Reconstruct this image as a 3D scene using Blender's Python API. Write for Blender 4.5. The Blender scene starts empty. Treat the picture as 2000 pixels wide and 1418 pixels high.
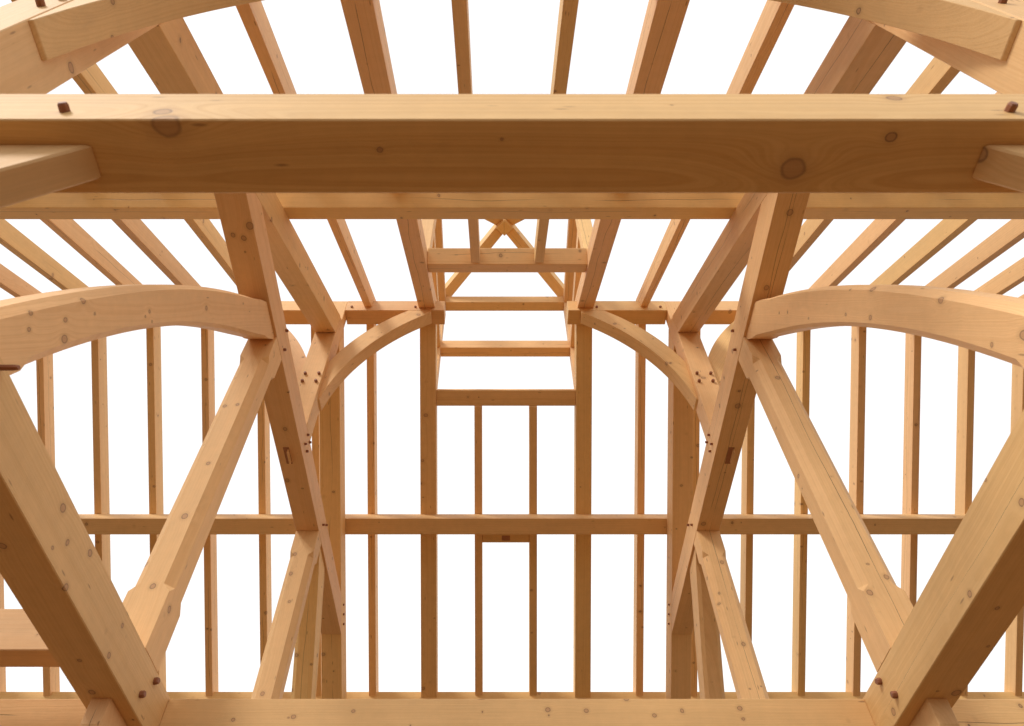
import bpy, bmesh, math, random
from mathutils import Vector, Matrix
random.seed(7)
S = bpy.context.scene
COL = S.collection
G = 1.55                      # eye height above the deck; all z below are measured from the eye

# ------------------------------------------------------------------ camera, sky, sun, exposure
cam = bpy.data.cameras.new("camera"); camo = bpy.data.objects.new("camera", cam); COL.objects.link(camo)
camo.location = (-0.1025, 0, G)
camo.rotation_euler = (math.radians(90 + 53.39), 0, 0)
cam.sensor_width = 36; cam.lens = 36 * 1440.7 / 2000
cam.shift_x = 0.0145; cam.shift_y = 0.0009
cam.clip_start = 0.05; cam.clip_end = 3000
cam.dof.use_dof = True; cam.dof.focus_distance = 6.5; cam.dof.aperture_fstop = 4.5
S.camera = camo

SUN_EL, SUN_AZ = 44, -136      # azimuth clockwise from +Y; the sun stands behind the camera, to its left
w = bpy.data.worlds.new("World"); S.world = w; w.use_nodes = True
nt = w.node_tree; nt.nodes.clear()
sky = nt.nodes.new("ShaderNodeTexSky"); sky.sky_type = 'NISHITA'; sky.sun_disc = False
sky.sun_elevation = math.radians(SUN_EL); sky.sun_rotation = math.radians(SUN_AZ)
sky.dust_density = 4; sky.air_density = 1; sky.ozone_density = 1
tc = nt.nodes.new("ShaderNodeTexCoord")
cn = nt.nodes.new("ShaderNodeTexNoise"); cn.inputs['Scale'].default_value = 1.6; cn.inputs['Detail'].default_value = 4
cr = nt.nodes.new("ShaderNodeValToRGB")
cr.color_ramp.elements[0].position = .3; cr.color_ramp.elements[0].color = (9.2, 9.3, 9.6, 1)
cr.color_ramp.elements[1].position = .7; cr.color_ramp.elements[1].color = (10.6, 10.5, 10.3, 1)
mx = nt.nodes.new("ShaderNodeMix"); mx.data_type = 'RGBA'; mx.inputs[0].default_value = .9   # overcast cloud over the clear sky
bg = nt.nodes.new("ShaderNodeBackground"); bg.inputs['Strength'].default_value = .105
wo = nt.nodes.new("ShaderNodeOutputWorld")
nt.links.new(tc.outputs['Generated'], cn.inputs['Vector']); nt.links.new(cn.outputs['Fac'], cr.inputs['Fac'])
nt.links.new(sky.outputs[0], mx.inputs[6]); nt.links.new(cr.outputs[0], mx.inputs[7])
nt.links.new(mx.outputs[2], bg.inputs['Color']); nt.links.new(bg.outputs[0], wo.inputs['Surface'])

sl = bpy.data.lights.new("sun", 'SUN'); sl.energy = 1.9; sl.angle = math.radians(14); sl.color = (1, .96, .9)
so = bpy.data.objects.new("sun", sl); COL.objects.link(so)
el, az = math.radians(SUN_EL), math.radians(SUN_AZ)
sdir = Vector((math.sin(az) * math.cos(el), math.cos(az) * math.cos(el), math.sin(el)))
so.rotation_euler = sdir.to_track_quat('Z', 'Y').to_euler(); so.location = (0, -8, 14)

S.view_settings.view_transform = 'Standard'; S.view_settings.look = 'None'
S.view_settings.gamma = 1; S.view_settings.use_curve_mapping = False
S.view_settings.exposure = 0.26
S.cycles.max_bounces = 10; S.cycles.diffuse_bounces = 6; S.cycles.glossy_bounces = 3

# ------------------------------------------------------------------ materials
class NT:
    def __init__(s, m):
        m.use_nodes = True; s.t = m.node_tree; s.t.nodes.clear()
    def n(s, typ, **k):
        nd = s.t.nodes.new("ShaderNode" + typ)
        for a, b in k.items(): setattr(nd, a, b)
        return nd
    def put(s, sock, v):
        if isinstance(v, bpy.types.NodeSocket): s.t.links.new(v, sock)
        elif v is not None: sock.default_value = v
    def m(s, op, a, b=None, c=None, clamp=False):
        nd = s.n("Math", operation=op, use_clamp=clamp)
        s.put(nd.inputs[0], a); s.put(nd.inputs[1], b); s.put(nd.inputs[2], c)
        return nd.outputs[0]
    def v(s, op, a, b=None, out=0, scale=None):
        nd = s.n("VectorMath", operation=op)
        s.put(nd.inputs[0], a)
        if b is not None: s.put(nd.inputs[1], b)
        if scale is not None: s.put(nd.inputs['Scale'], scale)
        return nd.outputs[out]
    def noise(s, vec, scale=1, detail=2, rough=.5):
        nd = s.n("TexNoise"); s.put(nd.inputs['Vector'], vec)
        nd.inputs['Scale'].default_value = scale; nd.inputs['Detail'].default_value = detail; nd.inputs['Roughness'].default_value = rough
        return nd.outputs['Fac']
    def ss(s, x, a, b, lo=0., hi=1.):
        nd = s.n("MapRange", interpolation_type='SMOOTHSTEP'); s.put(nd.inputs[0], x)
        for i, q in enumerate((a, b, lo, hi)): s.put(nd.inputs[i + 1], q)
        return nd.outputs[0]
    def mix(s, f, a, b):
        nd = s.n("Mix", data_type='RGBA'); s.put(nd.inputs[0], f); s.put(nd.inputs[6], a); s.put(nd.inputs[7], b)
        return nd.outputs[2]

def wood(name, knots=None, cracks=.5, density=1.0, split=None, grain=.34, freq=135., hue=None):
    """sawn pine: growth rings about an off-centre pith, fibre, knots that bend the grain, drying checks"""
    mat = bpy.data.materials.new(name); N = NT(mat)
    P = N.n("TexCoord").outputs['Object']
    R = N.n("ObjectInfo").outputs['Random']
    off = N.n("CombineXYZ")
    N.put(off.inputs[0], N.m('MULTIPLY', R, 61.7)); N.put(off.inputs[1], N.m('MULTIPLY', R, 23.3)); N.put(off.inputs[2], N.m('MULTIPLY', R, 41.9))
    P2 = N.v('ADD', P, off.outputs[0])
    R2 = N.m('FRACT', N.m('MULTIPLY', R, 17.31)); R3 = N.m('FRACT', N.m('MULTIPLY', R, 53.77)); R4 = N.m('FRACT', N.m('MULTIPLY', R, 91.13))
    # scattered knots
    kmask = None
    sc = (3.4, 7.6, 7.6); inv = tuple(1 / q for q in sc)
    vec = N.v('MULTIPLY', P2, sc)
    vo = N.n("TexVoronoi", voronoi_dimensions='3D', feature='F1'); N.put(vo.inputs['Vector'], vec); vo.inputs['Scale'].default_value = 1
    dv = N.v('MULTIPLY', N.v('SUBTRACT', vec, vo.outputs['Position']), inv)
    # knots run across the grain, so their trace on a face is a slightly stretched oval
    wob = N.m('MULTIPLY', N.m('SUBTRACT', N.noise(P2, 32, 3), .5), .011)
    d = N.m('ADD', N.v('LENGTH', N.v('MULTIPLY', dv, (1, .8, .8)), out=1), wob)
    sx = N.n("SeparateColor"); N.put(sx.inputs[0], vo.outputs['Color'])
    rr = N.m('ADD', .0055, N.m('MULTIPLY', N.m('POWER', sx.outputs[0], 2.6), .014 * (density if density else 1)))
    if density == 0: rr = 1e-5
    def knot(d, rr):
        st_ = N.m('SUBTRACT', .92, N.m('MULTIPLY', rr, 19.), clamp=True)
        q = N.m('DIVIDE', d, rr)
        disk = N.ss(q, .92, 1.08, 1., 0.)
        ring = N.m('MULTIPLY', N.ss(q, .70, 1.0, 0., 1.), N.ss(q, 1.0, 1.22, 1., 0.)); ring = N.m('MULTIPLY', ring, st_)
        halo = N.ss(q, 1.0, 2.6, 1., 0.)
        bend = N.m('POWER', 2.718, N.m('MULTIPLY', N.m('MULTIPLY', q, q), -.09))
        return disk, ring, halo, N.m('MULTIPLY', bend, N.m('MULTIPLY', rr, 1.1))
    disk, ring, halo, bend = knot(d, rr)
    for (kx, ky, kz, kr) in (knots or []):
        dv2 = N.v('MULTIPLY', N.v('SUBTRACT', P, (kx, ky, kz)), (.88, 1, 1))
        d2 = N.m('ADD', N.v('LENGTH', dv2, out=1), N.m('MULTIPLY', wob, .8))
        a, b, c, e = knot(d2, kr)
        if kr > .024:   # a big knot sends the grain round it in long ovals
            far_ = N.v('MULTIPLY', N.v('SUBTRACT', P, (kx, ky, kz)), (4.2, 17., 17.))
            fl_ = N.v('LENGTH', far_, out=1)
            e = N.m('ADD', e, N.m('MULTIPLY', N.m('POWER', 2.718, N.m('MULTIPLY', N.m('MULTIPLY', fl_, fl_), -1.)), .055))
        disk = N.m('MAXIMUM', disk, a); ring = N.m('MAXIMUM', ring, b); halo = N.m('MAXIMUM', halo, c); bend = N.m('ADD', bend, e)
    # growth rings
    sp = N.n("SeparateXYZ"); N.put(sp.inputs[0], P)
    long_ = N.v('MULTIPLY', P2, (.55, 3., 3.))
    w1 = N.m('MULTIPLY', N.m('SUBTRACT', N.noise(long_, 1, 2), .5), .05)
    w2 = N.m('MULTIPLY', N.m('SUBTRACT', N.noise(N.v('MULTIPLY', P2, (3., 9., 9.)), 1, 2), .5), .006)
    yy = N.m('ADD', sp.outputs[1], N.m('MULTIPLY', N.m('SUBTRACT', R2, .5), .26))
    zz = N.m('ADD', sp.outputs[2], N.m('ADD', .05, N.m('MULTIPLY', R3, .12)))
    rad = N.m('SQRT', N.m('ADD', N.m('MULTIPLY', yy, yy), N.m('MULTIPLY', zz, zz)))
    rad = N.m('ADD', N.m('ADD', rad, w1), N.m('ADD', w2, bend))
    cx = N.n("CombineXYZ"); N.put(cx.inputs[0], N.m('MULTIPLY', rad, freq)); N.put(cx.inputs[1], N.m('MULTIPLY', R4, 40.))
    rings = N.noise(cx.outputs[0], 1, 3, .65)
    rings = N.m('ADD', N.m('MULTIPLY', N.ss(rings, .40, .66), .75), N.m('MULTIPLY', N.noise(N.v('MULTIPLY', cx.outputs[0], (3.3, 1., 1.)), 1, 1), .25))
    broad = N.noise(N.v('MULTIPLY', P2, (.8, 7., 7.)), 1, 3)
    fibre = N.noise(N.v('MULTIPLY', P2, (5., 260., 260.)), 1, 2, .7)
    mott = N.noise(P2, 14, 3, .6)
    hue = R4 if hue is None else hue      # 0 honey yellow, 1 pinkish
    early = N.mix(hue, (.77, .500, .205, 1), (.77, .470, .236, 1))
    late = N.mix(hue, (.58, .325, .095, 1), (.60, .295, .115, 1))
    col = N.mix(N.m('MULTIPLY', rings, grain), early, late)
    tone = N.m('ADD', N.m('ADD', .66, N.m('MULTIPLY', R3, .17)), N.m('ADD', N.m('MULTIPLY', broad, .22), N.m('ADD', N.m('MULTIPLY', fibre, .16), N.m('MULTIPLY', mott, .15))))
    col = N.v('SCALE', col, scale=tone)
    # resin / handling stains
    st = N.ss(N.noise(N.v('MULTIPLY', P2, (2.2, 4., 4.)), 1, 4, .6), .62, .80)
    col = N.mix(N.m('MULTIPLY', st, .22), col, (.42, .26, .15, 1))
    # pitch streaks and scuffs, a few millimetres wide
    vs = (5.5, 26., 26.)
    v2 = N.n("TexVoronoi", voronoi_dimensions='3D', feature='F1'); N.put(v2.inputs['Vector'], N.v('MULTIPLY', P2, vs)); v2.inputs['Scale'].default_value = 1
    c2_ = N.n("SeparateColor"); N.put(c2_.inputs[0], v2.outputs['Color'])
    tick = N.m('MULTIPLY', N.ss(v2.outputs['Distance'], .05, .16, 1., 0.), N.m('GREATER_THAN', c2_.outputs[0], .80))
    col = N.mix(N.m('MULTIPLY', tick, .6), col, (.22, .10, .045, 1))
    # knots
    grey = N.mix(R2, (.36, .19, .095, 1), (.42, .22, .12, 1))
    col = N.mix(N.m('MULTIPLY', halo, .28), col, (.44, .23, .10, 1))
    col = N.mix(N.m('MULTIPLY', disk, .5), col, grey)
    col = N.mix(ring, col, (.13, .065, .036, 1))
    # drying checks along the grain
    if cracks > 0:
        p1 = N.m('MULTIPLY', N.m('SUBTRACT', N.noise(N.v('MULTIPLY', P2, (.5, 0., 0.)), 1, 3, .6), .5), .16)
        cxa = N.m('ABSOLUTE', N.m('SUBTRACT', sp.outputs[1], N.m('ADD', p1, N.m('MULTIPLY', N.m('SUBTRACT', R4, .5), .06))))
        cxb = N.m('ABSOLUTE', N.m('SUBTRACT', sp.outputs[2], N.m('SUBTRACT', p1, N.m('MULTIPLY', N.m('SUBTRACT', R2, .5), .06))))
        win = N.ss(N.noise(N.v('MULTIPLY', P2, (.9, 1., 1.)), 1, 1), .44, .52)
        win2 = N.ss(N.noise(N.v('MULTIPLY', P2, (.7, 1., 1.)), 1.7, 1), .46, .54)
        ca = N.m('MULTIPLY', N.ss(cxa, .0006, .0030, 1., 0.), win)
        cb = N.m('MULTIPLY', N.ss(cxb, .0006, .0030, 1., 0.), win2)
        crack = N.m('MULTIPLY', N.m('MAXIMUM', ca, cb), N.m('GREATER_THAN', R3, 1 - cracks))
        col = N.mix(N.m('MULTIPLY', crack, .62), col, (.10, .05, .025, 1))
    else: crack = 0.
    if split:
        c0, hw = split
        wv = N.m('ADD', c0, N.m('ADD', N.m('MULTIPLY', N.m('SUBTRACT', N.noise(N.v('MULTIPLY', P2, (.8, 0., 0.)), 1, 2), .5), .05), N.m('MULTIPLY', N.m('SUBTRACT', N.noise(N.v('MULTIPLY', P2, (14., 0., 0.)), 1, 3, .7), .5), .006)))
        dd = N.m('ABSOLUTE', N.m('SUBTRACT', sp.outputs[2], wv))
        wd = N.m('MULTIPLY', hw, N.ss(N.noise(N.v('MULTIPLY', P2, (1.3, 0., 0.)), 1, 2), .34, .6, .15, 1.))
        c2 = N.m('LESS_THAN', dd, wd)
        crack = N.m('MAXIMUM', crack, c2)
        col = N.mix(N.m('MULTIPLY', c2, .8), col, (.07, .032, .016, 1))
    b = N.n("BsdfPrincipled")
    N.put(b.inputs['Base Color'], col); N.put(b.inputs['Roughness'], N.m('ADD', .55, N.m('MULTIPLY', fibre, .15)))
    b.inputs['Specular IOR Level'].default_value = .28
    bp = N.n("Bump"); bp.inputs['Strength'].default_value = .6; bp.inputs['Distance'].default_value = .0015
    hgt = N.m('SUBTRACT', N.m('ADD', N.m('MULTIPLY', fibre, .6), N.m('ADD', N.m('MULTIPLY', rings, .35), N.m('MULTIPLY', mott, .5))), N.m('ADD', N.m('MULTIPLY', crack, 3.), N.m('MULTIPLY', ring, .6)))
    N.put(bp.inputs['Height'], hgt); N.put(b.inputs['Normal'], bp.outputs[0])
    o = N.n("OutputMaterial"); N.put(o.inputs[0], b.outputs[0])
    return mat

PINE = wood("pine", cracks=.45)

def simple(name, ca, cb, scale, rough, stretch=(1, 1, 1), bump=.002):
    mat = bpy.data.materials.new(name); N = NT(mat)
    P = N.v('MULTIPLY', N.n("TexCoord").outputs['Object'], stretch)
    f = N.noise(P, scale, 5, .6)
    b = N.n("BsdfPrincipled"); N.put(b.inputs['Base Color'], N.mix(f, ca, cb)); b.inputs['Roughness'].default_value = rough
    b.inputs['Specular IOR Level'].default_value = .25
    bp = N.n("Bump"); bp.inputs['Distance'].default_value = bump; bp.inputs['Strength'].default_value = .5; N.put(bp.inputs['Height'], f); N.put(b.inputs['Normal'], bp.outputs[0])
    N.put(N.n("OutputMaterial").inputs[0], b.outputs[0]); return mat
PEG = simple("oak_peg", (.36, .15, .075, 1), (.22, .085, .045, 1), 60, .5, (1, 1, 1), .001)
TENON = simple("tenon_end_grain", (.42, .20, .10, 1), (.30, .13, .065, 1), 90, .7)
PLY = simple("plywood_deck", (.19, .093, .029, 1), (.13, .064, .021, 1), 3, .7, (.4, 6, 1))
GROUND = simple("bare_soil", (.16, .12, .08, 1), (.10, .08, .05, 1), .6, .95)

# ------------------------------------------------------------------ object helpers
def tag(o, label=None, cat=None, group=None, kind=None):
    if label: o['label'] = label
    if cat and not kind: kind = 'thing'
    if cat: o['category'] = cat
    if group: o['group'] = group
    if kind: o['kind'] = kind
    return o
def empty(name, loc, **k):
    o = bpy.data.objects.new(name, None); COL.objects.link(o); o.location = (loc[0], loc[1], loc[2] + G)
    o.empty_display_size = .2
    bpy.context.view_layer.update()
    return tag(o, **k)
def finish(name, bm, M, mat, parent=None, bevel=.004, smooth_side=False, sharp=None):
    """bm is in eye coordinates; M is the object's own frame (x along the grain)"""
    bmesh.ops.recalc_face_normals(bm, faces=bm.faces)
    if bevel:
        es = [e for e in bm.edges if len(e.link_faces) == 2 and e.calc_face_angle(0) > .5]
        bmesh.ops.bevel(bm, geom=es, offset=bevel, segments=1, profile=.5, affect='EDGES', clamp_overlap=True)
    bmesh.ops.transform(bm, matrix=M.inverted(), verts=bm.verts)
    if smooth_side:
        for f in bm.faces: f.smooth = True
        for e in bm.edges:
            if len(e.link_faces) == 2 and e.calc_face_angle(0) > .3: e.smooth = False
    me = bpy.data.meshes.new(name); bm.to_mesh(me); bm.free(); me.materials.append(mat)
    o = bpy.data.objects.new(name, me); COL.objects.link(o)
    Mw = Matrix.Translation((0, 0, G)) @ M
    if parent:
        o.parent = parent; o.matrix_parent_inverse = Matrix.Identity(4)
        o.matrix_basis = (parent_world(parent)).inverted() @ Mw
    else: o.matrix_world = Mw
    WM[o.name] = Mw
    return o
WM = {}
def parent_world(p):
    return WM.get(p.name) or Matrix.Translation(p.location)
def frame(c, gx, up):
    gx = Vector(gx).normalized(); up = Vector(up); y = up.cross(gx).normalized(); z = gx.cross(y)
    m = Matrix((gx, y, z)).transposed().to_4x4(); m.translation = c; return m
def prism(name, pts, plane, lo, hi, grain, parent=None, mat=None, bevel=.004, smooth=False, chamfer=0):
    """polygon in the YZ (plane 'x') or XZ (plane 'y') plane, extruded between lo and hi"""
    mat = mat or PINE
    bm = bmesh.new()
    f3 = (lambda a, b, t: (t, a, b)) if plane == 'x' else (lambda a, b, t: (a, t, b))
    A = [bm.verts.new(f3(a, b, lo)) for a, b in pts]; B = [bm.verts.new(f3(a, b, hi)) for a, b in pts]
    n = len(pts)
    bm.faces.new(A); bm.faces.new(B[::-1])
    for i in range(n): bm.faces.new((A[i], A[(i + 1) % n], B[(i + 1) % n], B[i]))
    ca = sum(p[0] for p in pts) / n; cb = sum(p[1] for p in pts) / n
    c = f3(ca, cb, (lo + hi) / 2); g = Vector(f3(grain[0], grain[1], 0))
    up = (1, 0, 0) if plane == 'x' else (0, 1, 0)
    return finish(name, bm, frame(c, g, up), mat, parent, bevel, smooth)
def box(name, x, y, z, axis, parent=None, mat=None, bevel=.004):
    bm = bmesh.new()
    vs = [bm.verts.new((x[i], y[j], z[k])) for i in (0, 1) for j in (0, 1) for k in (0, 1)]
    for f in ((0, 1, 3, 2), (4, 6, 7, 5), (0, 4, 5, 1), (2, 3, 7, 6), (0, 2, 6, 4), (1, 5, 7, 3)): bm.faces.new([vs[i] for i in f])
    c = (sum(x) / 2, sum(y) / 2, sum(z) / 2)
    g, up = {'x': ((1, 0, 0), (0, 0, 1)), 'y': ((0, 1, 0), (0, 0, 1)), 'z': ((0, 0, 1), (1, 0, 0))}[axis]
    return finish(name, bm, frame(c, g, up), mat or PINE, parent, bevel)
def stick(name, a, b, up, w_, h, parent=None, mat=None, bevel=.003, cutx=None):
    """straight timber whose underside runs along the line a-b"""
    a = Vector(a); b = Vector(b); g = (b - a).normalized(); y = Vector(up).cross(g).normalized(); z = g.cross(y)
    bm = bmesh.new(); vs = []
    for p in (a, b):
        for s, t in ((-1, 0), (1, 0), (1, 1), (-1, 1)): vs.append(bm.verts.new(p + y * (s * w_ / 2) + z * (t * h)))
    for f in ((0, 1, 2, 3), (7, 6, 5, 4), (0, 4, 5, 1), (1, 5, 6, 2), (2, 6, 7, 3), (3, 7, 4, 0)): bm.faces.new([vs[i] for i in f])
    return finish(name, bm, frame((a + b) / 2 + z * h / 2, g, z), mat or PINE, parent, bevel)
def peg(parent, p, n, r=.014, ln=.03, sides=8, flat=False, tilt=0.):
    """the proud end of a wooden peg at p, along outward normal n"""
    n = Vector(n).normalized(); p = Vector(p)
    if tilt: n = (n + Vector((random.uniform(-tilt, tilt), random.uniform(-tilt, tilt), random.uniform(-tilt, tilt)))).normalized()
    t = n.orthogonal().normalized(); s = n.cross(t)
    bm = bmesh.new(); rings = []
    k = 4 if flat else sides
    a0 = math.pi / 4 + random.uniform(-.2, .2)
    jit = [random.uniform(.9, 1.1) for _ in range(k)]
    for off, rr in ((-.02, 1.), (ln * .75, 1.), (ln, .78)):
        rings.append([bm.verts.new(p + n * off + (t * math.cos(a0 + 2 * math.pi * i / k) + s * math.sin(a0 + 2 * math.pi * i / k)) * r * rr * jit[i]) for i in range(k)])
    for a, b in zip(rings, rings[1:]):
        for i in range(k): bm.faces.new((a[i], a[(i + 1) % k], b[(i + 1) % k], b[i]))
    bm.faces.new(rings[-1]); bm.faces.new(rings[0][::-1])
    return finish("peg", bm, frame(p, n, t), PEG, parent, 0)
def hero(o, knots, name, **k):
    """give a timber its own pine, with knots at these places (eye coordinates + radius)"""
    inv = WM[o.name].inverted()
    ks = [tuple(inv @ Vector((x, y, z + G))) + (r,) for x, y, z, r in knots]
    o.data.materials[0] = wood("pine_" + name, ks, **k)

# ------------------------------------------------------------------ numbers of the frame
SL = math.tan(math.radians(34.711)); CS = math.cos(math.radians(34.711)); SN = math.sin(math.radians(34.711))
YR = 4.5886
TX0, TX1 = 1.83, 2.0525            # inner and outer face of the two trusses
T0, T1 = 1.830, 2.0775             # tie beams and cross beams, bottom and top
C0, C1 = 4.774, 5.038              # collar
YN0, YN1, YF0, YF1 = .60, .857, 8.32, 8.577   # near and far wall posts
def zroof(apex, Y): return apex - SL * abs(Y - YR)
def slope_poly(apex, dv, Ya, Yb):   # band between apex line and apex+dv, vertical cuts
    return [(Ya, zroof(apex, Ya)), (Yb, zroof(apex, Yb)), (Yb, zroof(apex + dv, Yb)), (Ya, zroof(apex + dv, Ya))]
SIDE = {-1: "left", 1: "right"}
def xs(s, a, b): return (a, b) if s > 0 else (-b, -a)

# ------------------------------------------------------------------ setting
def sheet(name, x0, x1, y0, y1, z, mat, label):
    bm = bmesh.new(); bm.faces.new([bm.verts.new(p) for p in ((x0, y0, z), (x1, y0, z), (x1, y1, z), (x0, y1, z))])
    me = bpy.data.meshes.new(name); bm.to_mesh(me); bm.free(); me.materials.append(mat)
    o = bpy.data.objects.new(name, me); COL.objects.link(o); o.location.z = G
    return tag(o, label, kind='structure')
sheet("ground", -600, 600, -600, 600, -G - .32, GROUND, "bare ground around the timber frame")
d = box("floor", (-7.4, 7.4), (-2.6, 9.3), (-G - .30, -G), 'x', mat=PLY, bevel=0); tag(d, "plywood deck under the timber frame", kind='structure')

# ------------------------------------------------------------------ the two trusses
def catmull(pts, n=30):
    out = []; P = [pts[0]] + list(pts) + [pts[-1]]
    P[0] = (2 * pts[0][0] - pts[1][0], 2 * pts[0][1] - pts[1][1]); P[-1] = (2 * pts[-1][0] - pts[-2][0], 2 * pts[-1][1] - pts[-2][1])
    m = len(pts) - 1
    for i in range(n + 1):
        t = i / n * m; k = min(int(t), m - 1); u = t - k; a, b, c, d = P[k:k + 4]
        out.append(tuple(.5 * (2 * b[j] + (c[j] - a[j]) * u + (2 * a[j] - 5 * b[j] + 4 * c[j] - d[j]) * u * u + (3 * b[j] - a[j] - 3 * c[j] + d[j]) * u ** 3) for j in (0, 1)))
    return out
def arc(c, R, t0, t1, n, by):
    """points of a circle about c; by='z': sampled in height on the side y < c.y; by='x': sampled in x on the upper side"""
    out = []
    for i in range(n + 1):
        t = t0 + (t1 - t0) * i / n
        out.append((c[0] - math.sqrt(R * R - (t - c[1]) ** 2), t) if by == 'z' else (t, c[1] + math.sqrt(R * R - (t - c[0]) ** 2)))
    return out
ARCH = {-1: (((8.359, -.467), 7.2196), ((11.091, -1.937), 10.542)), 1: (((8.702, -.598), 7.5748), ((10.566, -1.575), 9.9049))}
def arch_curves(s):
    (ci, Ri), (cb, Rb) = ARCH[s]
    ze = ci[1] + math.sqrt(Ri * Ri - (ci[0] - 3.281) ** 2)
    ins = [(y, z + max(0, (y - 2.75) / .53) ** 2 * (4.737 - ze)) for y, z in arc(ci, Ri, T1 + .002, ze, 34, 'z')]
    outs = arc(cb, Rb, T1 + .002, C0 - .002, 28, 'z'); y = outs[-1][0]
    return ins, outs + [(y + (3.281 - y) * k / 6, C0 - .002) for k in range(1, 7)]

def chamfer_strip(ins, outs, x0, x1, c, stop, parent, name):
    """curved brace: soffit edges chamfered between stops; rings across the curve"""
    n = len(ins); bm = bmesh.new(); rings = []
    L = [0]
    for i in range(1, n): L.append(L[-1] + math.dist(ins[i], ins[i - 1]))
    for i in range(n):
        a = Vector((0, ins[i][0], ins[i][1])); b = Vector((0, outs[i][0], outs[i][1])); u = (b - a).normalized()
        e = min(L[i], L[-1] - L[i]); cc = c if e > stop else .0008; cb = c if i < 27 else .0008
        ring = [Vector((x0 + cc, a.y, a.z)), Vector((x1 - cc, a.y, a.z)), Vector((x1, 0, 0)) + Vector((0, (a + u * cc).y, (a + u * cc).z)),
                Vector((x1, 0, 0)) + Vector((0, (b - u * cb).y, (b - u * cb).z)), Vector((x1 - cb, b.y, b.z)), Vector((x0 + cb, b.y, b.z)),
                Vector((x0, 0, 0)) + Vector((0, (b - u * cb).y, (b - u * cb).z)), Vector((x0, 0, 0)) + Vector((0, (a + u * cc).y, (a + u * cc).z))]
        rings.append([bm.verts.new(v) for v in ring])
    for a, b in zip(rings, rings[1:]):
        for i in range(8): bm.faces.new((a[i], a[(i + 1) % 8], b[(i + 1) % 8], b[i]))
    bm.faces.new(rings[0]); bm.faces.new(rings[-1][::-1])
    mid = n // 2
    c0 = ((x0 + x1) / 2, (ins[mid][0] + outs[mid][0]) / 2, (ins[mid][1] + outs[mid][1]) / 2)
    g = (0, ins[-1][0] - ins[0][0], ins[-1][1] - ins[0][1])
    return finish(name, bm, frame(c0, g, (1, 0, 0)), PINE, parent, 0, True)

def queen_post(x0, x1, y0, y1, z0, z1, parent, c=.047, sb=.36, stp=.27):
    bm = bmesh.new(); rings = []
    lv = [(z0, 0), (z0 + sb - .03, 0), (z0 + sb + .02, c), (z1 - stp - .02, c), (z1 - stp + .03, 0), (z1, 0)]
    for z, cc in lv:
        e = max(cc, .0015)
        rings.append([bm.verts.new(p) for p in ((x0 + e, y0, z), (x1 - e, y0, z), (x1, y0 + e, z), (x1, y1 - e, z), (x1 - e, y1, z), (x0 + e, y1, z), (x0, y1 - e, z), (x0, y0 + e, z))])
    for a, b in zip(rings, rings[1:]):
        for i in range(8): bm.faces.new((a[i], a[(i + 1) % 8], b[(i + 1) % 8], b[i]))
    bm.faces.new(rings[0][::-1]); bm.faces.new(rings[-1])
    return finish("queen_post", bm, frame(((x0 + x1) / 2, (y0 + y1) / 2, (z0 + z1) / 2), (0, 0, 1), (1, 0, 0)), PINE, parent, 0)

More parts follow.
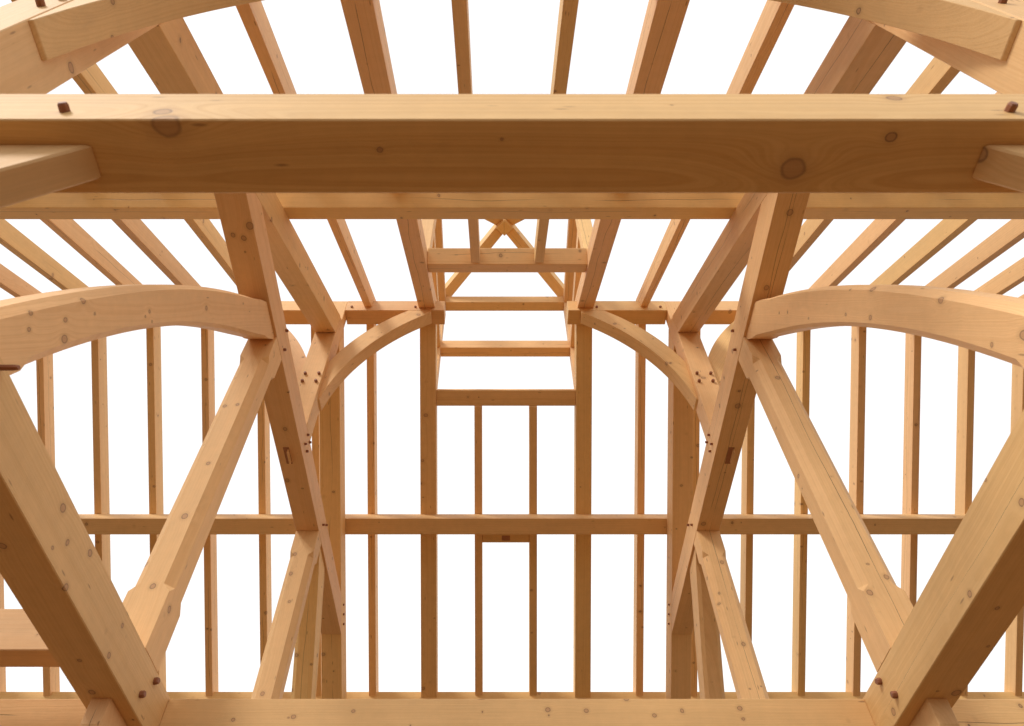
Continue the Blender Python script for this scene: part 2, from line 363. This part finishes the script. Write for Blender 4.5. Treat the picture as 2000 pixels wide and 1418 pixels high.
ap0, apd = 6.6403, .318
yc = YR - (ap0 - C0) / SL           # where the principal's underside meets the collar's underside
trusses = {}
for s in (-1, 1):
    sd = SIDE[s]
    T = empty("roof_truss", (s * (TX0 + TX1) / 2, YR, T0),
              label="pine roof truss with queen posts and curved arch braces, %s of centre" % sd, cat="roof truss", group="the pair of roof trusses")
    trusses[s] = T
    X = xs(s, TX0, TX1); inn = s * TX0; nrm = (-s, 0, 0)
    tie = box("tie_beam", X, (YN1, YF0), (T0, T1), 'y', T)
    pr = prism("principal_rafter", slope_poly(ap0, apd, YN1 + .001, 4.4335), 'x', X[0], X[1], (1, SL), T)
    pf = prism("principal_rafter", slope_poly(ap0, apd, 4.6445, YF0 - .001), 'x', X[0], X[1], (1, -SL), T)
    # collar: cut along both principals
    y0 = YR - (ap0 - C0) / SL; y1 = YR - (ap0 - C1) / SL; y2 = YR + (ap0 - C1) / SL; y3 = YR + (ap0 - C0) / SL
    co = prism("collar_beam", [(y0, C0), (y3, C0), (y2, C1), (y1, C1)], 'x', X[0], X[1], (1, 0), T, bevel=.003)
    kp = prism("king_post", [(4.4375, C1), (4.6405, C1), (4.6405, 7.282), (4.504, 7.282), (4.504, 6.885), (4.4375, 6.84)], 'x', X[0], X[1], (0, 1), T)
    for (a, b) in ((3.283, 3.503), (5.56, 5.745)):
        q = queen_post(X[0] + .0015, X[1] - .0015, a, b, T1 + .002, C0 - .004, T)
        ks = {(-1, 3.283): ((-1.906, 3.283, 3.946), (-1.99, 3.283, 3.93), (-1.927, 3.283, 3.366), (-1.927, 3.283, 2.928), (-1.93, 3.283, 2.44), (-1.83, 3.36, 2.35)),
              (-1, 5.56): ((-2.00, 5.56, 4.49), (-1.989, 5.56, 4.271), (-1.935, 5.56, 3.97), (-1.953, 5.56, 3.12)),
              (1, 3.283): ((1.94, 3.283, 4.25), (1.86, 3.283, 2.40), (1.99, 3.283, 2.50)),
              (1, 5.56): ((1.984, 5.56, 4.398), (1.957, 5.56, 3.555), (1.874, 5.56, 4.061))}[(s, a)]
        hero(q, [k + (.014 + .003 * math.sin(9 * k[2]),) for k in ks], "queen_post", density=.5, cracks=0., hue=.6, split=(.012, .0017) if s > 0 else None)
    ai, ao = arch_curves(s)
    Xa = xs(s, TX0 + .020, TX1 - .014)
    a1 = chamfer_strip(ai, ao, Xa[0], Xa[1], .036, .13, T, "arch_brace")
    mirror = lambda pts: [(2 * 4.541 - y, z) for y, z in pts]
    a2 = chamfer_strip(mirror(ai), mirror(ao), Xa[0], Xa[1], .036, .13, T, "arch_brace")
    # pegs
    for y, z in ((3.376, 4.999), (3.467, 4.859), (4.517, 4.998), (4.617, 5.008), (4.524, 4.885), (4.612, 4.883), (5.63, 4.909), (5.732, 4.995)):
        peg(co, (inn, y, z), nrm, .0145, .022, flat=True)
    for y in (7.10, 7.19, 7.28): peg(pf, (inn, y, zroof(ap0 + .13, y)), nrm, .0145, .015, flat=True)
    for y, z in ((3.502, 2.030), (3.414, 1.912)): peg(tie, (inn, y, z), nrm, .017, .024, tilt=.25)
    if s < 0: peg(tie, (inn, 1.535, 2.045), nrm, .0115, .07)
    for dx in (.04, .175):
        for z in (5.682, 5.805): peg(kp, (s * (TX0 + dx) + (.006 if z > 5.7 else 0), 4.4375, z), (0, -1, 0), .0155, .028, tilt=.1)
    # wedged through-tenon of the king post under the collar
    xm = s * 1.962
    tn = box("through_tenon", (xm - .026, xm + .026), (4.46, 4.66), (C0 - .004, C0 + .01), 'z', T, TENON, .001)
    box("wedge", (xm + .012, xm + .024), (4.48, 4.63), (C0 - .045, C0 - .0045), 'z', tn, PINE, .002)
    if s < 0:
        hero(tie, [(-1.830, 2.210, 2.014, 0.016), (-1.830, 2.284, 1.875, 0.006), (-1.830, 2.511, 2.034, 0.014), (-1.830, 2.481, 1.839, 0.013), (-1.830, 2.996, 2.010, 0.01), (-1.830, 2.999, 1.862, 0.012)] + [(-1.976, 2.217, 1.830, 0.014), (-1.944, 2.988, 1.830, 0.009), (-1.973, 3.248, 1.830, 0.015)], "left_tie", density=.4, cracks=0., hue=.4)
        hero(co, [(-1.853, 2.329, 4.774, 0.024), (-1.988, 2.401, 4.774, 0.015), (-1.916, 2.425, 4.774, 0.017), (-1.928, 2.536, 4.774, 0.006), (-1.932, 4.247, 4.774, 0.017), (-2.020, 4.871, 4.774, 0.019)], "left_collar", density=.5, cracks=.0)
        hero(a1, [(-1.850, 1.643, 2.661, 0.013), (-1.850, 1.525, 2.480, 0.008), (-1.850, 1.638, 2.503, 0.01), (-1.850, 1.696, 2.452, 0.016), (-1.850, 1.539, 2.288, 0.009), (-1.850, 1.495, 2.332, 0.009), (-1.850, 1.736, 2.701, 0.006), (-1.850, 1.999, 3.134, 0.009), (-1.850, 2.055, 3.126, 0.005), (-1.850, 2.375, 3.758, 0.013), (-1.850, 1.996, 3.082, 0.005), (-1.850, 2.694, 4.322, 0.006)], "left_arch", density=.4, cracks=0., hue=.75)
    else:
        hero(tie, [(1.830, 2.031, 1.878, 0.013), (1.830, 2.554, 1.860, 0.012), (1.830, 3.507, 1.876, 0.016), (1.830, 2.108, 2.069, 0.006)] + [(1.948, 2.607, 1.830, 0.009), (2.020, 3.253, 1.830, 0.02), (2.018, 2.878, 1.830, 0.006)], "right_tie", density=.4, cracks=.0, hue=.25, split=(-.03, .0007))
        hero(co, [(1.946, 2.227, 4.774, 0.02), (1.914, 2.836, 4.774, 0.018), (1.924, 3.988, 4.774, 0.022), (1.880, 5.461, 4.774, 0.022)], "right_collar", density=.7, cracks=1., split=(.02, .0014))
        hero(pr, [(1.95, 1.5, 4.5, .012)], "right_principal", density=.8, cracks=1., split=(.015, .0016))
        hero(a1, [(1.850, 1.974, 3.328, 0.02), (1.850, 2.241, 3.481, 0.008), (1.850, 2.108, 3.241, 0.012), (1.850, 1.711, 2.775, 0.014), (1.850, 2.103, 3.524, 0.006), (1.850, 2.761, 4.309, 0.007), (1.850, 2.530, 3.884, 0.006), (1.850, 1.545, 2.258, 0.018)], "right_arch", density=.4, cracks=0., hue=.7)

# ------------------------------------------------------------------ wall posts, plates and beams across the building
for s in (-1, 1):
    X = xs(s, TX0, TX1)
    wp = box("wall_post", X, (YN0, YN1), (-G, 4.52), 'z')
    tag(wp, "square pine post of the near wall rising past the top %s corner" % SIDE[s], "post", "near wall posts")
    for x, z in (((-1.893, 3.165), (-1.876, 3.30)) if s < 0 else ((1.913, 3.224), (1.93, 3.45))): peg(wp, (x, YN0, z), (0, -1, 0), .0155, .03, tilt=.1)
    for z, y in ((3.10, .857), (3.32, .857)): peg(wp, (s * 1.90, y, z), (0, 1, 0), .012, .016)
    fp = box("wall_post", xs(s, TX0 + .002, TX1 - .002), (YF0 + .002, YF1), (-G, 4.42), 'z')
    tag(fp, "pine post of the far wall under the %s truss, behind the bottom cross beam" % SIDE[s], "post", "far wall posts")
    mp = box("storey_post", xs(s, TX0 + .003, TX1 - .003), (3.72, 3.94), (-G, T0), 'z')
    tag(mp, "pine post under the bottom cross beam at the %s truss tie" % SIDE[s], "post", "storey posts")
for nm, Y, ZZ, lab in (("wall_plate", (YN0 + .002, .79), (4.522, 4.74), "near wall plate carrying the feet of the upper rafters"), ("wall_plate", (YF0, YF1 - .01), (4.42, 4.695), "far wall plate seen just above the bottom cross beam")):
    tag(box(nm, (-6.95, 6.95), Y, ZZ, 'x'), "long pine " + lab, "beam", "wall plates")
# end posts and rafters of the gable ends, outside the frame
g1 = box("cross_beam", (-TX0, TX0), (.604, .80), (T0, 2.042), 'x')
tag(g1, "big honey coloured cross beam spanning the upper view, large knots on its underside", "beam", "storey cross beams")
for x in (-1.204, 1.203): peg(g1, (x, .604, 1.893), (0, -1, 0), .0135, .022, tilt=.12)
hero(g1, [(-0.926, 0.617, 1.830, 0.03), (0.661, 0.732, 1.830, 0.027), (0.888, 0.648, 1.830, 0.012), (-0.091, 0.654, 1.830, 0.004), (-0.401, 0.681, 1.830, 0.006)] + [(0.956, 0.604, 2.000, 0.016), (-0.953, 0.604, 1.889, 0.02), (0.352, 0.604, 1.943, 0.004)], "near_cross_beam", density=0, cracks=0., grain=.7, freq=80., hue=.3)
g2 = box("cross_beam", (-TX0, TX0), (3.729, 3.93), (T0, 2.066), 'x')
tag(g2, "pale pine cross beam along the bottom edge between the two truss ties", "beam", "storey cross beams")
hero(g2, [(0.161, 3.729, 2.006, 0.011), (0.360, 3.729, 2.001, 0.01), (1.161, 3.729, 2.014, 0.011), (1.164, 3.729, 1.957, 0.008), (0.709, 3.729, 1.976, 0.009), (0.577, 3.729, 2.067, 0.012), (-0.849, 3.729, 1.998, 0.008), (-1.153, 3.729, 1.968, 0.01), (-1.460, 3.729, 1.952, 0.008), (-1.178, 3.729, 1.963, 0.004)], "far_cross_beam", density=.35, cracks=0., hue=.4)
for s in (-1, 1):
    tag(box("cross_beam", xs(s, TX1, 6.9), (3.731, 3.93), (T0, 2.066), 'x'), "pine cross beam in the bottom %s corner, running outward from the truss tie" % SIDE[s], "beam", "storey cross beams")
tag(box("floor_sill", (-6.9, -TX1), (3.30, 3.455), (T1 + .0005, 2.315), 'x'), "short pine sill beam at the left edge, lying behind the left truss tie", "beam")

for s in (-1, 1):
    # knee braces under the near cross beam
    k1 = prism("knee_brace", [(s * 1.126, T0), (s * 1.40, T0), (s * TX0, 1.30), (s * TX0, 1.03)] if s > 0 else [(s * 1.126, T0), (s * TX0, 1.03), (s * TX0, 1.30), (s * 1.40, T0)], 'y', .667, .757, (1, -s * 1.12), bevel=.006)
    tag(k1, "short pale knee brace poking in under the big cross beam at the %s edge" % SIDE[s], "brace", "knee braces under the near cross beam")
    # knee braces below the ties
    ins = [(3.297, T0)] + catmull([(3.300, 1.71), (3.35, 1.60), (3.48, 1.40), (3.62, 1.18), (3.718, 1.0)], 18)
    outs = [(3.60, T0), (3.718, T0), (3.718, 1.5), (3.718, 1.2)]
    k2 = prism("knee_brace", ins + outs[::-1], 'x', *xs(s, 1.898, 1.992), grain=(.42, -.73), smooth=True)
    tag(k2, "curved pine knee brace below the %s truss tie at the bottom edge" % SIDE[s], "brace", "knee braces under the truss ties")

def curved_brace(name, s, inpts, outpts, y0, y1, lab, group):
    pts = [(s * a, b) for a, b in inpts] + [(s * a, b) for a, b in outpts[::-1]]
    clean = [p for k, p in enumerate(pts) if math.dist(p, pts[k - 1]) > .0005]
    o = prism(name, clean, 'y', y0, y1, (s * (inpts[-1][0] - inpts[0][0]), inpts[-1][1] - inpts[0][1]), smooth=True, bevel=.003)
    return tag(o, lab, "brace", group)
for s in (-1, 1):
    # the near wall brace is cut to the same template as the ridge braces
    rin = [(TX0, 5.488), (1.813, 5.50)] + arc((-.548, 5.089), 2.3965, 1.812, .853, 24, 'x') + [(.852, 7.0785)]
    rout = [(TX0, 5.488 + (6.10 - 5.488) * k / 6) for k in range(7)] + arc((-.243, 5.328), 2.212, 1.828, 1.11, 20, 'x')[1:] + [(1.108, 7.0785)]
    dn = lambda l: [(a, b - 2.558) for a, b in l]
    curved_brace("curved_brace", s, dn(rin), dn(rout), .603, .748, "heavy curved brace sweeping across the top %s corner from the near wall post" % SIDE[s], "curved braces of the near wall")
    # ridge braces
    curved_brace("curved_brace", s, rin, rout, 4.502, 4.655, "curved brace from the %s king post up to the %s ridge beam end" % (SIDE[s], SIDE[s]), "curved ridge braces inside the trusses")
    fl = lambda l: [(2 * 1.941 - a, b) for a, b in l]
    curved_brace("curved_brace", s, fl(rin), fl(rout), 4.502, 4.655, "half hidden curved brace on the outer side of the %s king post" % SIDE[s], "curved ridge braces outside the trusses")
    # ridge beam: its free end shows past the trimmer
    rb = box("ridge_beam", xs(s, .705, TX0 - .001), (4.502, 4.697), (7.08, 7.283), 'x')
    tag(rb, "short %s ridge beam, its square end stopping at the roof opening" % SIDE[s], "beam", "ridge beams beside the opening")
    for x in (1.034, 1.76): peg(rb, (s * x, 4.502, 7.145), (0, -1, 0), .0145, .018)
    ro = box("ridge_beam", xs(s, TX1, 6.95), (4.502, 4.697), (7.08, 7.283), 'x')
    tag(ro, "%s outer ridge beam glimpsed between truss rafter and king post" % SIDE[s], "beam", "ridge beams beyond the trusses")

# ------------------------------------------------------------------ purlins (square to the slope)
def slope_beam(name, near, apex, ya, yb, h, x0, x1, parent=None, bevel=.004):
    """beam along x whose underside lies on the slope plane between ya and yb, h thick square to the slope"""
    za, zb = zroof(apex, ya), zroof(apex, yb); n = (-SN, CS) if near else (SN, CS)
    pts = [(ya, za), (yb, zb), (yb + n[0] * h, zb + n[1] * h), (ya + n[0] * h, za + n[1] * h)]
    bm = bmesh.new()
    A = [bm.verts.new((x0, a, b)) for a, b in pts]; B = [bm.verts.new((x1, a, b)) for a, b in pts]
    bm.faces.new(A); bm.faces.new(B[::-1])
    for i in range(4): bm.faces.new((A[i], A[(i + 1) % 4], B[(i + 1) % 4], B[i]))
    c = Vector(((x0 + x1) / 2, sum(p[0] for p in pts) / 4, sum(p[1] for p in pts) / 4))
    return finish(name, bm, frame(c, (1, 0, 0), (0, n[0], n[1])), PINE, parent, bevel)
p1 = slope_beam("purlin", True, 6.957, 2.545, 2.697, .212, -6.95, 6.95)
tag(p1, "long pine purlin just below the big cross beam, carrying the upper rafters", "beam", "purlins")
p2 = slope_beam("purlin", False, 6.957, 6.418, 6.570, .212, -6.95, 6.95)
tag(p2, "long pine purlin crossing the lower rafters halfway down", "beam", "purlins")

# ------------------------------------------------------------------ rafters
YTN, YTF = .32, 8.86               # tails
def rafter(name, near, x, wd, apex, dv, ya, yb, lab, cat, grp):
    o = prism(name, slope_poly(apex, dv, ya, yb), 'x', x - wd / 2, x + wd / 2, (1, SL if near else -SL), bevel=.003)
    if cat == "rafter" and "trimmer" not in name:
        k, b = random.uniform(-.0016, .0016), random.uniform(-.0022, .0022)      # no sawn rafter is quite true
        for v in o.data.vertices: v.co.z += k * v.co.x
    return tag(o, lab, cat, grp)
RX = [1.577, 2.213, 2.853, 3.492, 4.131, 4.769, 5.408, 6.047]
ORD = ["", "first", "second", "third", "fourth", "fifth", "sixth", "seventh"]
for s in (-1, 1):
    sd = SIDE[s]
    for near in (True, False):
        up = "upper" if near else "lower"
        Y = (YTN, 4.598) if near else (4.602, YTF)
        tr = rafter("trimmer_rafter", near, s * .9048, .184, 7.205, .24, Y[0], Y[1],
                    "wide %s trimmer rafter edging the %s half of the roof opening" % (sd, up), "rafter", "trimmer rafters")
        for i, x in enumerate(RX):
            if i == 0: lab = "slim %s slope rafter between the %s trimmer and the %s truss" % (up, sd, sd)
            else: lab = "slim %s slope rafter, %s outside the %s truss" % (up, ORD[i], sd)
            rafter("common_rafter", near, s * x + random.uniform(-.006, .006), .084 + random.uniform(-.002, .002), 7.226 + random.uniform(-.003, .003), .235, Y[0], Y[1], lab, "rafter", "common rafters")
        jy = (YTN, 3.60) if near else (5.517, YTF)
        rafter("jack_rafter", near, s * .321, .088, 7.232, .23, jy[0], jy[1],
               "slim %s slope jack rafter just %s of centre" % (up, sd), "rafter", "jack rafters at the opening")
h1 = slope_beam("header_beam", True, 7.246, 3.642, 3.798, .185, -.812, .812)
tag(h1, "header beam closing the upper end of the roof opening, in front of the lantern", "beam", "opening headers")
h2 = slope_beam("header_beam", False, 7.246, 5.363, 5.515, .185, -.812, .812)
tag(h2, "header beam closing the lower end of the roof opening", "beam", "opening headers")
b1 = slope_beam("blocking", False, 7.250, 6.66, 6.838, .14, -.276, .276)
tag(b1, "short blocking piece below the lower purlin with a dark tenon end", "block")
bt = slope_beam("tenon_end", False, 7.247, 6.768, 6.818, .02, -.047, .047, b1, .001); bt.data.materials[0] = TENON

# ------------------------------------------------------------------ roof lantern over the opening
LT = empty("roof_lantern", (0, YR, 6.7), label="open pine roof lantern with hipped rafters meeting at a boss above the opening", cat="roof lantern")
LX0, LX1, LY = .8157, .960, ((3.672, 3.817), (5.36, 5.505))
for s in (-1, 1):
    for y in LY:
        box("corner_post", xs(s, LX0, LX1), y, (6.72, 8.638), 'z', LT, bevel=.003)
    box("side_rail", xs(s, LX0 + .001, LX1), (3.817, 5.36), (7.56, 7.717), 'y', LT, bevel=.003)
    box("top_plate", xs(s, LX0, LX1), (3.672, 5.505), (8.638, 8.79), 'y', LT, bevel=.003)
box("end_rail", (-LX0, LX0), (5.361, 5.504), (7.56, 7.717), 'x', LT, bevel=.003)
box("tie_rail", (-LX0, LX0), (5.361, 5.504), (8.638, 8.79), 'x', LT, bevel=.003)
box("tie_rail", (-LX0, LX0), (3.673, 3.816), (8.638, 8.79), 'x', LT, bevel=.003)
AP = Vector((0, YR, 9.33))
for sx in (-1, 1):
    for y in (3.745, 5.432):
        c = Vector((sx * .888, y, 8.74)); dr = Vector((c.x, c.y - YR, 0)).normalized()
        stick("hip_rafter", c + dr * .12 + Vector((0, 0, -.06)), Vector((0, YR, 9.41)) + dr * .06, (0, 0, 1), .142, .15, LT)
# boss: square block turned 45 degrees, chamfered underneath
bm = bmesh.new(); hb = .128
rings = []
for z, r in ((9.327, hb - .022), (9.349, hb), (9.70, hb)):
    rings.append([bm.verts.new((AP.x + r * math.cos(math.pi / 2 * i), AP.y + r * math.sin(math.pi / 2 * i), z)) for i in range(4)])
for a, b in zip(rings, rings[1:]):
    for i in range(4): bm.faces.new((a[i], a[(i + 1) % 4], b[(i + 1) % 4], b[i]))
bm.faces.new(rings[0][::-1]); bm.faces.new(rings[-1])
finish("boss", bm, frame((0, YR, 9.5), (0, 0, 1), (1, 0, 0)), PINE, LT, .002)

# ------------------------------------------------------------------ gable-end trusses, beyond both edges of the picture
for s in (-1, 1):
    E_ = empty("gable_truss", (s * 6.9, YR, -G), label="plain pine gable truss beyond the %s edge, closing the end of the frame" % SIDE[s], cat="roof truss", group="gable trusses outside the view")
    X = xs(s, 6.95, 7.15)
    for y in ((YN0, YN1), (YF0, YF1)): box("post", X, y, (-G, 4.45), 'z', E_)
    box("tie_beam", X, (YN1, YF0), (T0, T1), 'y', E_)
    prism("principal_rafter", slope_poly(ap0, apd, YN0, 4.5), 'x', X[0], X[1], (1, SL), E_)
    prism("principal_rafter", slope_poly(ap0, apd, 4.7, YF1), 'x', X[0], X[1], (1, -SL), E_)
    box("king_post", X, (4.502, 4.698), (T1, 7.283), 'z', E_)
